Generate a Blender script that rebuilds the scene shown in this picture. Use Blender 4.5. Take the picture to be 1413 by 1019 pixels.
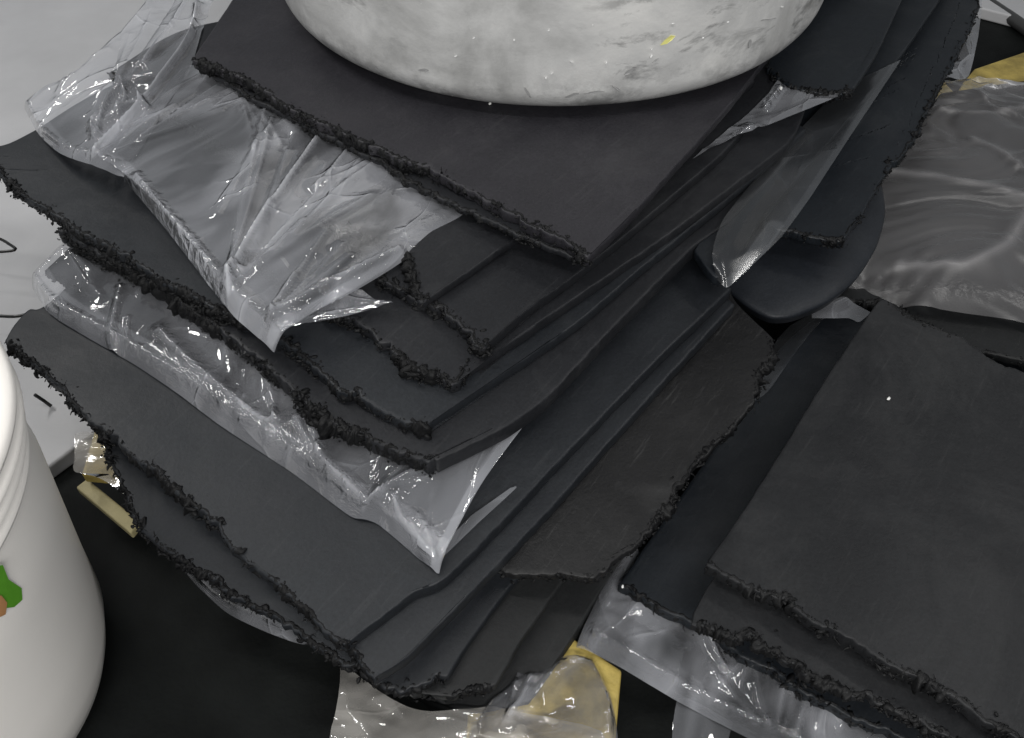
import bpy, math, random
import numpy as np
from mathutils import Vector, noise
random.seed(7); rng = np.random.default_rng(7)
for o in list(bpy.data.objects): bpy.data.objects.remove(o)
SC = bpy.context.scene; COL = SC.collection

# ------------------------------------------------------------ camera
FOC = 1240.0; PITCH = math.radians(47); W0, H0 = 1413.0, 1019.0
CAM = np.array([0.0, -0.7*math.cos(PITCH), 0.2 + 0.7*math.sin(PITCH)])
FW = np.array([0, math.cos(PITCH), -math.sin(PITCH)]); UP = np.array([0, math.sin(PITCH), math.cos(PITCH)]); RT = np.array([1.0, 0, 0])
cd = bpy.data.cameras.new('camera'); cam = bpy.data.objects.new('camera', cd); COL.objects.link(cam)
cam.location = CAM; cam.rotation_euler = (math.pi/2 - PITCH, 0, 0)
cd.sensor_width = 36; cd.lens = 36*FOC/W0; cd.clip_start = 0.01; cd.clip_end = 60
SC.camera = cam

# ------------------------------------------------------------ light: dim workshop ceiling tubes, an added front fill lamp + ambient bounce
w = bpy.data.worlds.new('World'); SC.world = w; w.use_nodes = True
w.node_tree.nodes['Background'].inputs[0].default_value = (0.90, 0.95, 1.0, 1)
w.node_tree.nodes['Background'].inputs[1].default_value = 0.20
def tube(x, y, z, power, rz, length=1.2, width=0.09):
    l = bpy.data.lights.new('ceiling_tube_or_fill', 'AREA'); l.shape = 'RECTANGLE'; l.size = length; l.size_y = width
    l.energy = power; l.color = (1.0, 0.985, 0.96)
    o = bpy.data.objects.new('ceiling_tube_or_fill', l); COL.objects.link(o); o.location = (x, y, z); o.rotation_euler = (0, 0, rz)
    d = Vector((0, 0.1, 0.15)) - Vector((x, y, z))
    q = d.to_track_quat('-Z', 'Y'); o.rotation_euler = q.to_euler(); o.rotation_euler.rotate_axis('Z', rz)
tube(-1.25, 0.62, 1.60, 12, 0.5, 1.2, .10)
tube(1.25, 0.25, 1.60, 7, 0.5, 1.2, .05)
tube(-0.30, -0.25, 1.85, 8, 0.5, 1.2, .03)
tube(0.10, -1.55, 1.30, 27, 0.1, 1.2, .08)  # added fill lamp, low in front, brightens the vessel wall and the pail
SC.view_settings.view_transform = 'Standard'; SC.view_settings.look = 'None'; SC.view_settings.exposure = 0; SC.view_settings.gamma = 1
SC.render.engine = 'CYCLES'; SC.cycles.transparent_max_bounces = 24; SC.cycles.max_bounces = 10

# ------------------------------------------------------------ geometry of the pile: where a traced outline lies on a given level
def ray(px, py, z):
    d = FW*FOC + RT*(px-W0/2) + UP*(H0/2-py); t = (z-CAM[2])/d[2]; return CAM + d*t
def droop(x, y):                        # overhanging corners of the pile sag towards the viewer
    e = np.maximum(0, 0.06-np.asarray(y)); return 0.42*e*e
def wavy(x, y):
    return 0.0016*np.sin(9*x+4*y+1) + 0.0013*np.sin(-7*x+13*y)
def level(z0, x, y, sag=1.0): return z0 - sag*droop(x, y) + sag*wavy(x, y)
def place(px, py, z0, sag=1.0):
    z = z0
    for _ in range(12):
        p = ray(px, py, z); z = float(level(z0, p[0], p[1], sag))
    return ray(px, py, z)

def spline(P, n):                       # centripetal-ish resample through points
    P = np.array(P, float)
    if len(P) == 2: return P[0] + np.linspace(0, 1, n)[:, None]*(P[1]-P[0])
    Q = np.vstack([2*P[0]-P[1], P, 2*P[-1]-P[-2]]); out = []
    for i in range(1, len(Q)-2):
        t = np.linspace(0, 1, 40, endpoint=False)[:, None]
        a, b, c, d = Q[i-1], Q[i], Q[i+1], Q[i+2]
        # reduced tension keeps straight edges straight
        m1 = (c-a)*0.35; m2 = (d-b)*0.35
        h = 2*t**3-3*t**2+1; h1 = t**3-2*t**2+t; h2 = -2*t**3+3*t**2; h3 = t**3-t**2
        out.append(h*b+h1*m1+h2*c+h3*m2)
    out = np.vstack(out+[P[-1:]])
    s = np.r_[0, np.cumsum(np.linalg.norm(np.diff(out[:, :2], axis=0), axis=1))]
    u = np.linspace(0, s[-1], n); return np.stack([np.interp(u, s, out[:, k]) for k in range(out.shape[1])], 1)

def n1(x, seed):                        # 1-D noise, several octaves
    return sum(noise.noise(Vector((x*f, seed*7.3, f)))*a for f, a in ((12, 1), (35, .8), (90, .6), (220, .45)))

def coons(S0, S1, S2, S3):              # S0: A->B, S1: B->C, S2: D->C, S3: A->D
    n = len(S0); m = len(S1); u = np.linspace(0, 1, n)[None, :, None]; v = np.linspace(0, 1, m)[:, None, None]
    A, B, Cc, D = S0[0], S0[-1], S2[-1], S2[0]
    return ((1-v)*S0[None]+v*S2[None]+(1-u)*S3[:, None]+u*S1[:, None]
            - ((1-u)*(1-v)*A+u*(1-v)*B+(1-u)*v*D+u*v*Cc))

def add_mesh(name, V, Fc, mat, parent=None, smooth=True, uv=None):
    me = bpy.data.meshes.new(name); me.from_pydata([tuple(p) for p in np.asarray(V).tolist()], [], Fc if isinstance(Fc, list) else Fc.tolist())
    if smooth: me.polygons.foreach_set('use_smooth', [True]*len(me.polygons))
    me.update(); o = bpy.data.objects.new(name, me); COL.objects.link(o)
    if mat: me.materials.append(mat)
    if parent: o.parent = parent
    return o
def tag(o, label, cat, group=None, kind=None):
    if kind: o['kind'] = kind
    if label: o['label'] = label
    if cat: o['category'] = cat
    if group: o['group'] = group
    return o
def empty(name, loc):
    o = bpy.data.objects.new(name, None); COL.objects.link(o); o.location = loc; o.empty_display_size = .02; return o

# ------------------------------------------------------------ materials
def nodes(name):
    m = bpy.data.materials.new(name); m.use_nodes = True; nt = m.node_tree; b = nt.nodes['Principled BSDF']; return m, nt, b
def N(nt, t, **k):
    n = nt.nodes.new(t)
    for a, v in k.items():
        if a.startswith('i_'): n.inputs[a[2:].replace('_', ' ')].default_value = v
        else: setattr(n, a, v)
    return n
def ramp(nt, src, stops):
    r = nt.nodes.new('ShaderNodeValToRGB'); e = r.color_ramp.elements
    while len(e) > 1: e.remove(e[-1])
    e[0].position = stops[0][0]; e[0].color = stops[0][1]
    for p, c in stops[1:]:
        x = e.new(p); x.color = c
    nt.links.new(src, r.inputs[0]); return r
def g(v, a=1.0): return (v, v, v, a)

def rubber(name, c, rough=0.5, dust=0.5, grain=1.0, spec=.32):
    m, nt, b = nodes(name); L = nt.links.new
    tc = N(nt, 'ShaderNodeTexCoord'); geo = N(nt, 'ShaderNodeNewGeometry')
    big = N(nt, 'ShaderNodeTexNoise', i_Scale=9.0, i_Detail=5.0, i_Roughness=.6); L(geo.outputs['Position'], big.inputs['Vector'])
    r1 = ramp(nt, big.outputs[0], [(.3, (c[0]*.72, c[1]*.72, c[2]*.74, 1)), (.55, (*c, 1)), (.75, (c[0]*1.35, c[1]*1.33, c[2]*1.28, 1))])
    fine = N(nt, 'ShaderNodeTexNoise', i_Scale=420.0, i_Detail=3.0, i_Roughness=.7); L(geo.outputs['Position'], fine.inputs['Vector'])
    mix = N(nt, 'ShaderNodeMix', data_type='RGBA', blend_type='MULTIPLY'); mix.inputs[0].default_value = .55
    r2 = ramp(nt, fine.outputs[0], [(.3, g(.55)), (.7, g(1.35))])
    L(r1.outputs[0], mix.inputs[6]); L(r2.outputs[0], mix.inputs[7])
    # sparse pale dust specks
    vo = N(nt, 'ShaderNodeTexVoronoi', i_Scale=38.0); vo.inputs['Randomness'].default_value = 1; L(geo.outputs['Position'], vo.inputs['Vector'])
    sp = ramp(nt, vo.outputs['Distance'], [(.0, g(1)), (.022, g(1)), (.03, g(0))])
    sel = ramp(nt, vo.outputs['Color'], [(.80, g(0)), (.82, g(1))])
    mu = N(nt, 'ShaderNodeMath', operation='MULTIPLY'); L(sp.outputs[0], mu.inputs[0]); L(sel.outputs[0], mu.inputs[1])
    mx = N(nt, 'ShaderNodeMix', data_type='RGBA'); L(mu.outputs[0], mx.inputs[0]); L(mix.outputs[2], mx.inputs[6]); mx.inputs[7].default_value = g(.28)
    # faint scuffs
    ma = N(nt, 'ShaderNodeMapping', vector_type='TEXTURE'); ma.inputs['Rotation'].default_value = (0, 0, .93); ma.inputs['Scale'].default_value = (1, .07, 1); L(geo.outputs['Position'], ma.inputs[0])
    sc = N(nt, 'ShaderNodeTexNoise', i_Scale=16.0, i_Detail=6.0, i_Roughness=.7); L(ma.outputs[0], sc.inputs['Vector'])
    sr = ramp(nt, sc.outputs[0], [(.58, g(0)), (.75, g(.022*dust))])
    ad = N(nt, 'ShaderNodeMix', data_type='RGBA', blend_type='ADD'); ad.inputs[0].default_value = 1; L(mx.outputs[2], ad.inputs[6]); L(sr.outputs[0], ad.inputs[7])
    pw = N(nt, 'ShaderNodeTexNoise', i_Scale=5.0, i_Detail=9.0, i_Roughness=.72, i_Distortion=.6); L(geo.outputs['Position'], pw.inputs['Vector'])
    pr_p = ramp(nt, pw.outputs[0], [(.52, g(0)), (.68, g(.011*(.4+dust)))])
    ae = N(nt, 'ShaderNodeMix', data_type='RGBA', blend_type='ADD'); ae.inputs[0].default_value = 1; L(ad.outputs[2], ae.inputs[6]); L(pr_p.outputs[0], ae.inputs[7]); ad = ae
    L(ad.outputs[2], b.inputs['Base Color'])
    rr = ramp(nt, big.outputs[0], [(.3, g(rough-.07)), (.7, g(rough+.08))]); L(rr.outputs[0], b.inputs['Roughness'])
    b.inputs['Specular IOR Level'].default_value = spec
    bu = N(nt, 'ShaderNodeBump'); bu.inputs['Strength'].default_value = .35*grain; bu.inputs['Distance'].default_value = .0005
    L(fine.outputs[0], bu.inputs['Height'])
    mid = N(nt, 'ShaderNodeTexNoise', i_Scale=30.0, i_Detail=4.0); L(geo.outputs['Position'], mid.inputs['Vector'])
    b2 = N(nt, 'ShaderNodeBump'); b2.inputs['Strength'].default_value = .5*grain; b2.inputs['Distance'].default_value = .002; L(mid.outputs[0], b2.inputs['Height']); L(bu.outputs[0], b2.inputs['Normal'])
    L(b2.outputs[0], b.inputs['Normal'])
    return m
RUB = rubber('black_rubber', (.0128, .0148, .0180))
RUBM = rubber('black_rubber_mid', (.0130, .0138, .0162), spec=.28)
RUBW = rubber('black_rubber_warm', (.0215, .0208, .0250))
RUBB = rubber('black_rubber_blue', (.009, .0115, .0150), rough=.45)
RUBD = rubber('black_rubber_dark', (.009, .0098, .0105), rough=.55)
TORN = rubber('torn_rubber', (.0055, .0057, .0063), rough=.55, grain=2.5, spec=.2)
RUBR = rubber('black_rubber_neutral', (.0116, .0123, .0138), spec=.26)
ROUGH = rubber('rough_rubber', (.0084, .0084, .0090), rough=.48, dust=1.2, grain=1.8)
LOBE = rubber('lobe_rubber', (.013, .0155, .020), rough=.5)

def film_mat(name, alpha=.3, tint=(.86, .88, .95), rot=.93, wr=1.0, rough=.07, spec=.9, edge=.25, ani=.45, scale=1.0, patch=.5, tiny=1.0):
    """thin polythene: mostly see-through, a little milky, glossy; denser where plies lie doubled (attribute 'ply'), finely crinkled where 'crinkle' says so"""
    m, nt, b = nodes(name); nt.nodes.remove(b); L = nt.links.new; out = nt.nodes['Material Output']
    geo = N(nt, 'ShaderNodeNewGeometry'); at = N(nt, 'ShaderNodeAttribute', attribute_name='crinkle'); pl = N(nt, 'ShaderNodeAttribute', attribute_name='ply')
    wn = N(nt, 'ShaderNodeTexNoise', i_Scale=7.0, i_Detail=2.0); L(geo.outputs['Position'], wn.inputs['Vector'])
    wm = N(nt, 'ShaderNodeVectorMath', operation='MULTIPLY_ADD'); L(wn.outputs['Color'], wm.inputs[0]); wm.inputs[1].default_value = (.06, .06, 0); L(geo.outputs['Position'], wm.inputs[2])
    ma = N(nt, 'ShaderNodeMapping', vector_type='TEXTURE'); ma.inputs['Rotation'].default_value = (0, 0, rot); ma.inputs['Scale'].default_value = (1, ani, 1); L(wm.outputs[0], ma.inputs[0])
    nz = N(nt, 'ShaderNodeTexNoise', i_Scale=9.0*scale, i_Detail=2.5, i_Roughness=.5, i_Distortion=.5); L(ma.outputs[0], nz.inputs['Vector'])
    # sharp creases: distance to the borders of large irregular facets
    vc = N(nt, 'ShaderNodeTexVoronoi', feature='DISTANCE_TO_EDGE', i_Scale=13.0*scale); L(ma.outputs[0], vc.inputs['Vector'])
    cr = ramp(nt, vc.outputs['Distance'], [(0, g(1)), (.035, g(.35)), (.12, g(0))])
    crm = N(nt, 'ShaderNodeMath', operation='MULTIPLY'); L(cr.outputs[0], crm.inputs[0]); msk = ramp(nt, nz.outputs[0], [(.45, g(0)), (.6, g(1))]); L(msk.outputs[0], crm.inputs[1])
    vf = N(nt, 'ShaderNodeTexVoronoi', i_Scale=24.0*scale); L(ma.outputs[0], vf.inputs['Vector'])
    b0 = N(nt, 'ShaderNodeBump'); b0.inputs['Strength'].default_value = wr; b0.inputs['Distance'].default_value = .004; L(crm.outputs[0], b0.inputs['Height'])
    bu = N(nt, 'ShaderNodeBump'); bu.inputs['Strength'].default_value = .55*wr; bu.inputs['Distance'].default_value = .005; L(vf.outputs['Distance'], bu.inputs['Height']); L(b0.outputs[0], bu.inputs['Normal'])
    n2 = N(nt, 'ShaderNodeTexNoise', i_Scale=120.0, i_Detail=3.0, i_Distortion=1.0); L(geo.outputs['Position'], n2.inputs['Vector'])
    h2 = N(nt, 'ShaderNodeMath', operation='MULTIPLY'); L(n2.outputs[0], h2.inputs[0]); L(at.outputs['Fac'], h2.inputs[1])
    bb = N(nt, 'ShaderNodeBump'); bb.inputs['Strength'].default_value = tiny; bb.inputs['Distance'].default_value = .0045; L(h2.outputs[0], bb.inputs['Height']); L(bu.outputs[0], bb.inputs['Normal'])
    vo = N(nt, 'ShaderNodeTexVoronoi', i_Scale=85.0); L(wm.outputs[0], vo.inputs['Vector'])
    vm = N(nt, 'ShaderNodeMath', operation='MULTIPLY'); L(vo.outputs['Distance'], vm.inputs[0]); L(at.outputs['Fac'], vm.inputs[1])
    bc = N(nt, 'ShaderNodeBump'); bc.inputs['Strength'].default_value = .8*tiny; bc.inputs['Distance'].default_value = .004; L(vm.outputs[0], bc.inputs['Height']); L(bb.outputs[0], bc.inputs['Normal'])
    df = N(nt, 'ShaderNodeBsdfDiffuse'); df.inputs[0].default_value = (*tint, 1); L(bu.outputs[0], df.inputs['Normal'])
    tl = N(nt, 'ShaderNodeBsdfTranslucent'); tl.inputs[0].default_value = (*tint, 1)
    m1 = N(nt, 'ShaderNodeMixShader'); m1.inputs[0].default_value = .25; L(df.outputs[0], m1.inputs[1]); L(tl.outputs[0], m1.inputs[2])
    tr = N(nt, 'ShaderNodeBsdfTransparent'); tr.inputs[0].default_value = (.97, .97, .98, 1)
    al = ramp(nt, nz.outputs[0], [(.36, g(alpha*(1-patch))), (.5, g(alpha)), (.64, g(alpha*(1+patch)))])
    a1 = N(nt, 'ShaderNodeMath', operation='MULTIPLY_ADD'); L(crm.outputs[0], a1.inputs[0]); a1.inputs[1].default_value = (0.0 if rough > .3 else .10*min(1, alpha/.12)); L(al.outputs[0], a1.inputs[2])
    a2 = N(nt, 'ShaderNodeMath', operation='ADD'); L(a1.outputs[0], a2.inputs[0]); L(pl.outputs['Fac'], a2.inputs[1])
    lw = N(nt, 'ShaderNodeLayerWeight'); lw.inputs[0].default_value = .25
    ml = N(nt, 'ShaderNodeMath', operation='MULTIPLY_ADD'); L(lw.outputs['Facing'], ml.inputs[0]); ml.inputs[1].default_value = edge; L(a2.outputs[0], ml.inputs[2]); ml.use_clamp = True
    m2 = N(nt, 'ShaderNodeMixShader'); L(ml.outputs[0], m2.inputs[0]); L(tr.outputs[0], m2.inputs[1]); L(m1.outputs[0], m2.inputs[2])
    gl = N(nt, 'ShaderNodeBsdfGlossy'); gl.inputs['Roughness'].default_value = rough; L(bc.outputs[0], gl.inputs['Normal'])
    fr = N(nt, 'ShaderNodeFresnel'); fr.inputs[0].default_value = 1.5; L(bc.outputs[0], fr.inputs['Normal'])
    fm = N(nt, 'ShaderNodeMath', operation='MULTIPLY'); L(fr.outputs[0], fm.inputs[0]); fm.inputs[1].default_value = 2*spec; fm.use_clamp = True
    m3 = N(nt, 'ShaderNodeMixShader'); L(fm.outputs[0], m3.inputs[0]); L(m2.outputs[0], m3.inputs[1]); L(gl.outputs[0], m3.inputs[2])
    L(m3.outputs[0], out.inputs[0]); return m
FILM_A = film_mat('milky_film', .16, wr=.32, patch=.75, rough=.05, spec=1.3)
FILM_B = film_mat('milky_film_inner', .12, wr=.35, patch=.6, rough=.05, spec=1.2)
FILM_C = film_mat('clear_film', .02, wr=.1, rough=.18, tint=(.8, .84, .9), edge=.03, tiny=0.1)
FILM_L = film_mat('milky_film_long', .085, rot=1.3, wr=.38, patch=.6, rough=.05, spec=1.3)
FILM_G = film_mat('grey_film', .07, rot=-.35, wr=0.0, rough=.36, spec=.6, tint=(.80, .78, .80), edge=.12, ani=.8, scale=.7, patch=.25, tiny=.5)
FILM_W = film_mat('white_film', .30, rot=.3, wr=.35, tint=(.86, .83, .78))

def paint(name, c, rough, scale=8, var=.12, bump=.2):
    m, nt, b = nodes(name); L = nt.links.new; geo = N(nt, 'ShaderNodeNewGeometry')
    nz = N(nt, 'ShaderNodeTexNoise', i_Scale=float(scale), i_Detail=6.0, i_Roughness=.65); L(geo.outputs['Position'], nz.inputs['Vector'])
    r = ramp(nt, nz.outputs[0], [(.3, tuple(x*(1-var) for x in c)+(1,)), (.7, tuple(min(1, x*(1+var)) for x in c)+(1,))])
    L(r.outputs[0], b.inputs['Base Color']); b.inputs['Roughness'].default_value = rough
    n2 = N(nt, 'ShaderNodeTexNoise', i_Scale=250.0, i_Detail=3.0); L(geo.outputs['Position'], n2.inputs['Vector'])
    bu = N(nt, 'ShaderNodeBump'); bu.inputs['Strength'].default_value = bump; bu.inputs['Distance'].default_value = .0008; L(n2.outputs[0], bu.inputs['Height']); L(bu.outputs[0], b.inputs['Normal'])
    return m
PALE = paint('pale_grey_plastic', (.47, .47, .48), .5, 5, .10)
FLOOR = paint('black_floor', (.007, .008, .0078), .7, 14, .5, .6); FLOOR.node_tree.nodes['Principled BSDF'].inputs['Specular IOR Level'].default_value = .12
PAILM = paint('white_plastic', (.90, .87, .83), .38, 5, .02, .08)
KRAFT = paint('yellow_board', (.42, .32, .085), .55, 22, .5, .9)
KRAFTE = paint('yellow_board_edge', (.42, .37, .2), .6, 30, .2, .5)
WIRE = paint('black_wire', (.01, .01, .01), .3)
GREEN = paint('green_print', (.12, .38, .03), .4); ORANGE = paint('orange_print', (.55, .28, .12), .4)
TRAYR = paint('tray_rim', (.05, .05, .05), .35)

def vessel_mat():
    m, nt, b = nodes('scuffed_grey_metal'); L = nt.links.new; tc = N(nt, 'ShaderNodeTexCoord')
    P = tc.outputs['Object']
    n1_ = N(nt, 'ShaderNodeTexNoise', i_Scale=9.0, i_Detail=8.0, i_Roughness=.62, i_Distortion=.4); L(P, n1_.inputs['Vector'])
    base = ramp(nt, n1_.outputs[0], [(.25, (.26, .26, .255, 1)), (.42, (.40, .40, .395, 1)), (.55, (.53, .53, .525, 1)), (.72, (.68, .675, .66, 1))])
    # dark rubber smears, streaky
    ma = N(nt, 'ShaderNodeMapping'); ma.inputs['Scale'].default_value = (9, 9, 22); ma.inputs['Rotation'].default_value = (.2, .5, .3); L(P, ma.inputs[0])
    n2 = N(nt, 'ShaderNodeTexNoise', i_Scale=1.6, i_Detail=7.0, i_Roughness=.7, i_Distortion=.5); L(ma.outputs[0], n2.inputs['Vector'])
    s = ramp(nt, n2.outputs[0], [(.53, g(0)), (.64, g(.8))])
    n3 = N(nt, 'ShaderNodeTexNoise', i_Scale=3.5, i_Detail=3.0); L(P, n3.inputs['Vector'])
    s2 = ramp(nt, n3.outputs[0], [(.42, g(0)), (.62, g(1))])
    mu = N(nt, 'ShaderNodeMath', operation='MULTIPLY'); L(s.outputs[0], mu.inputs[0]); L(s2.outputs[0], mu.inputs[1])
    # thin scratches
    # more grime low on the wall
    sx = N(nt, 'ShaderNodeSeparateXYZ'); L(P, sx.inputs[0])
    low = N(nt, 'ShaderNodeMapRange'); low.inputs[1].default_value = 0; low.inputs[2].default_value = .05; low.inputs[3].default_value = 1; low.inputs[4].default_value = 0; L(sx.outputs[2], low.inputs[0])
    n4 = N(nt, 'ShaderNodeTexNoise', i_Scale=26.0, i_Detail=6.0, i_Roughness=.7); L(P, n4.inputs['Vector'])
    s4 = ramp(nt, n4.outputs[0], [(.44, g(0)), (.60, g(.9))])
    mu2 = N(nt, 'ShaderNodeMath', operation='MULTIPLY'); L(low.outputs[0], mu2.inputs[0]); L(s4.outputs[0], mu2.inputs[1])
    mxx = N(nt, 'ShaderNodeMath', operation='MAXIMUM'); L(mu.outputs[0], mxx.inputs[0]); L(mu2.outputs[0], mxx.inputs[1])
    mx = N(nt, 'ShaderNodeMix', data_type='RGBA'); L(mxx.outputs[0], mx.inputs[0]); L(base.outputs[0], mx.inputs[6]); mx.inputs[7].default_value = (.12, .12, .12, 1)
    # pale chips
    n5 = N(nt, 'ShaderNodeTexNoise', i_Scale=55.0, i_Detail=4.0, i_Roughness=.6); L(P, n5.inputs['Vector'])
    s5 = ramp(nt, n5.outputs[0], [(.70, g(0)), (.73, g(.7))])
    my = N(nt, 'ShaderNodeMix', data_type='RGBA'); L(s5.outputs[0], my.inputs[0]); L(mx.outputs[2], my.inputs[6]); my.inputs[7].default_value = (.75, .75, .74, 1)
    L(my.outputs[2], b.inputs['Base Color']); b.inputs['Roughness'].default_value = .36
    bu = N(nt, 'ShaderNodeBump'); bu.inputs['Strength'].default_value = .5; bu.inputs['Distance'].default_value = .002; L(n4.outputs[0], bu.inputs['Height']); L(bu.outputs[0], b.inputs['Normal'])
    return m
VESSEL = vessel_mat()

# ------------------------------------------------------------ rubber sheets
ICO_V, ICO_F = None, None
def ico():
    global ICO_V, ICO_F
    if ICO_V is None:
        import bmesh
        bm = bmesh.new(); bmesh.ops.create_icosphere(bm, subdivisions=2, radius=1)
        ICO_V = np.array([v.co[:] for v in bm.verts]); ICO_F = np.array([[v.index for v in f.verts] for f in bm.faces]); bm.free()
    return ICO_V, ICO_F

def fringe(edge, normals, t, n, parent, size=1.0, seed=1, spread=1.0, up=1.0):
    """torn crumbs and curled shreds along an edge (edge: Nx3 points on the top rim, normals outward in plan)"""
    V0, F0 = ico(); Vs, Fs = [], []; r = np.random.default_rng(seed)
    dens = np.array([max(.04, .45+1.3*n1(i*.0021, seed+3)) for i in range(len(edge))])
    big = np.array([max(0, noise.noise(Vector((i*.035, seed, 2.)))+.25) for i in range(len(edge))])
    idx = r.choice(len(edge), n, p=dens/dens.sum())
    dirs = np.gradient(edge, axis=0); dirs /= np.linalg.norm(dirs, axis=1)[:, None]+1e-9
    bank = []
    for k in range(14):                  # a bank of lumpy shapes
        f = np.array([1+.9*noise.noise(Vector((*(p*1.1+k*5),)))+.55*noise.noise(Vector((*(p*2.6+k*9),))) for p in V0]); bank.append(V0*f[:, None])
    for k, i in enumerate(idx):
        s = size*(0.0005+abs(r.normal(0, .0010))*(.45+1.5*big[i])); s = min(s, .0036*size)
        el = np.array([s*r.uniform(.7, 1.5), s*r.uniform(.9, 2.6), s*r.uniform(.5, 1.0)])
        v = bank[k % 14]*el
        a = r.normal(0, 1, 3)*np.array([.4, .4, .7]); ca, sa = math.cos(a[2]), math.sin(a[2])
        Rm = np.array([[ca, -sa, 0], [sa, ca, 0], [0, 0, 1]]); cb, sb = math.cos(a[1]), math.sin(a[1]); Rm = Rm@np.array([[cb, 0, sb], [0, 1, 0], [-sb, 0, cb]])
        v = v@Rm.T
        nrm = normals[i]; d = dirs[i]; B = np.stack([nrm, d, [0, 0, 1]], 1)
        off = r.normal(0, .0013)*spread + (r.exponential(.0016)*big[i]*spread if r.random() < .5 else 0) - (r.exponential(.002)*up if r.random() < .12 else 0)
        z = r.uniform(-t*1.1, -.0002) if off > -.001 else r.uniform(-.0003, .0005)
        Vs.append(v@B.T + edge[i] + nrm*off + np.array([0, 0, z])); Fs.append(F0 + k*len(V0))
    o = add_mesh('torn_fringe', np.vstack(Vs), np.vstack(Fs), TORN, parent); o['kind'] = 'stuff'
    return o

def rip(edge, normals, t, parent, seed, size=1.0):
    s = np.r_[0, np.cumsum(np.linalg.norm(np.diff(edge, axis=0), axis=1))]; n = int(s[-1]/.0009); u = np.linspace(0, s[-1], n)
    E = np.stack([np.interp(u, s, edge[:, k]) for k in range(3)], 1); Nn = np.stack([np.interp(u, s, normals[:, k]) for k in range(3)], 1); K = 16; V = []
    for i in range(n):
        env = min(1, i/6, (n-1-i)/6); x = float(u[i])
        cl = max(.05, .1+2.4*max(0, noise.noise(Vector((x*22, seed, .5)))+.25)+.9*noise.noise(Vector((x*60, seed, 4))))
        tooth = max(0, noise.noise(Vector((x*190, seed, 7)))+.15)**1.2
        for k in range(K):
            a = 2*math.pi*k/K; ca, sa = math.cos(a), math.sin(a)
            f = noise.noise(Vector((x*260, ca*1.3+seed, sa*1.3))); f2 = noise.noise(Vector((x*620, ca*2.6+seed, sa*2.6)))
            rid = 1-2*abs(noise.noise(Vector((x*150+9, ca*1.1+seed, sa*1.1))))
            push = size*cl*(.0013*f+.0011*f2+.0010*max(0, rid-.35)*2)
            ox = ca*.0016 + ca*push + max(0, ca)*tooth*.0042*size*cl
            oz = sa*(t*.5+.0002) + sa*push*.8 + (max(0, ca)*tooth*.0016*math.sin(x*90) )
            sh = .0008*noise.noise(Vector((x*400, k, seed)))
            V.append(E[i]+Nn[i]*(ox*env-.0012)+np.array([0, 0, -t*.5+oz*(.5+.5*env)+sh]))
    F_ = [[i*K+k, (i+1)*K+k, (i+1)*K+(k+1) % K, i*K+(k+1) % K] for i in range(n-1) for k in range(K)]
    add_mesh('torn_edge', V, F_, TORN, parent)

def strands(edge, normals, t, n, parent, seed=1, L=.012, inward=False):
    """curled shreds: short bent tapering threads"""
    r = np.random.default_rng(seed+50); Vs, Fs = [], []; base = 0; K = 7; S = 5
    for k in range(n):
        i = int(r.integers(3, len(edge)-3)); nrm = normals[i]; d = np.gradient(edge, axis=0)[i]; d = d/np.linalg.norm(d)
        ln = L*r.uniform(.3, 1.1); w0 = r.uniform(.0003, .0008) if r.random() < .8 else r.uniform(.0012, .0024); p = edge[i]+np.array([0, 0, r.uniform(-t, 0)]) - nrm*.001
        h = nrm*r.uniform(.1, 1.)*(-1 if (inward and r.random() < .5) else 1) + d*r.normal(0, .8) + np.array([0, 0, r.uniform(-.2, .8)])
        h /= np.linalg.norm(h); curl = r.normal(0, .45, 3)
        for j in range(K):
            q = max(.12, 1-j/(K-1))**.6; a1 = np.cross(h, [0.1, .2, 1]); a1 /= np.linalg.norm(a1); a2 = np.cross(h, a1)
            for s_ in range(S):
                an = 2*math.pi*s_/S; Vs.append(p + (a1*math.cos(an)*1.6+a2*math.sin(an)*.8)*w0*1.25*q*r.uniform(.7, 1.3))
            p = p + h*ln/K; h = h + np.cross(curl, h)*.6 + np.array([0, 0, -.06]); h /= np.linalg.norm(h)
        for j in range(K-1):
            for s_ in range(S):
                a = base+j*S+s_; b = base+j*S+(s_+1) % S; Fs.append([a, b, b+S, a+S])
        base += K*S
    o = add_mesh('torn_shreds', np.array(Vs), Fs, TORN, parent); o['kind'] = 'stuff'

def plan_normals(E, centre):
    d = np.gradient(E, axis=0); d[:, 2] = 0; n = np.stack([d[:, 1], -d[:, 0], 0*d[:, 0]], 1); n /= np.linalg.norm(n, axis=1)[:, None]+1e-9
    if ((E-centre)*n).sum() < 0: n = -n
    return n

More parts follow.
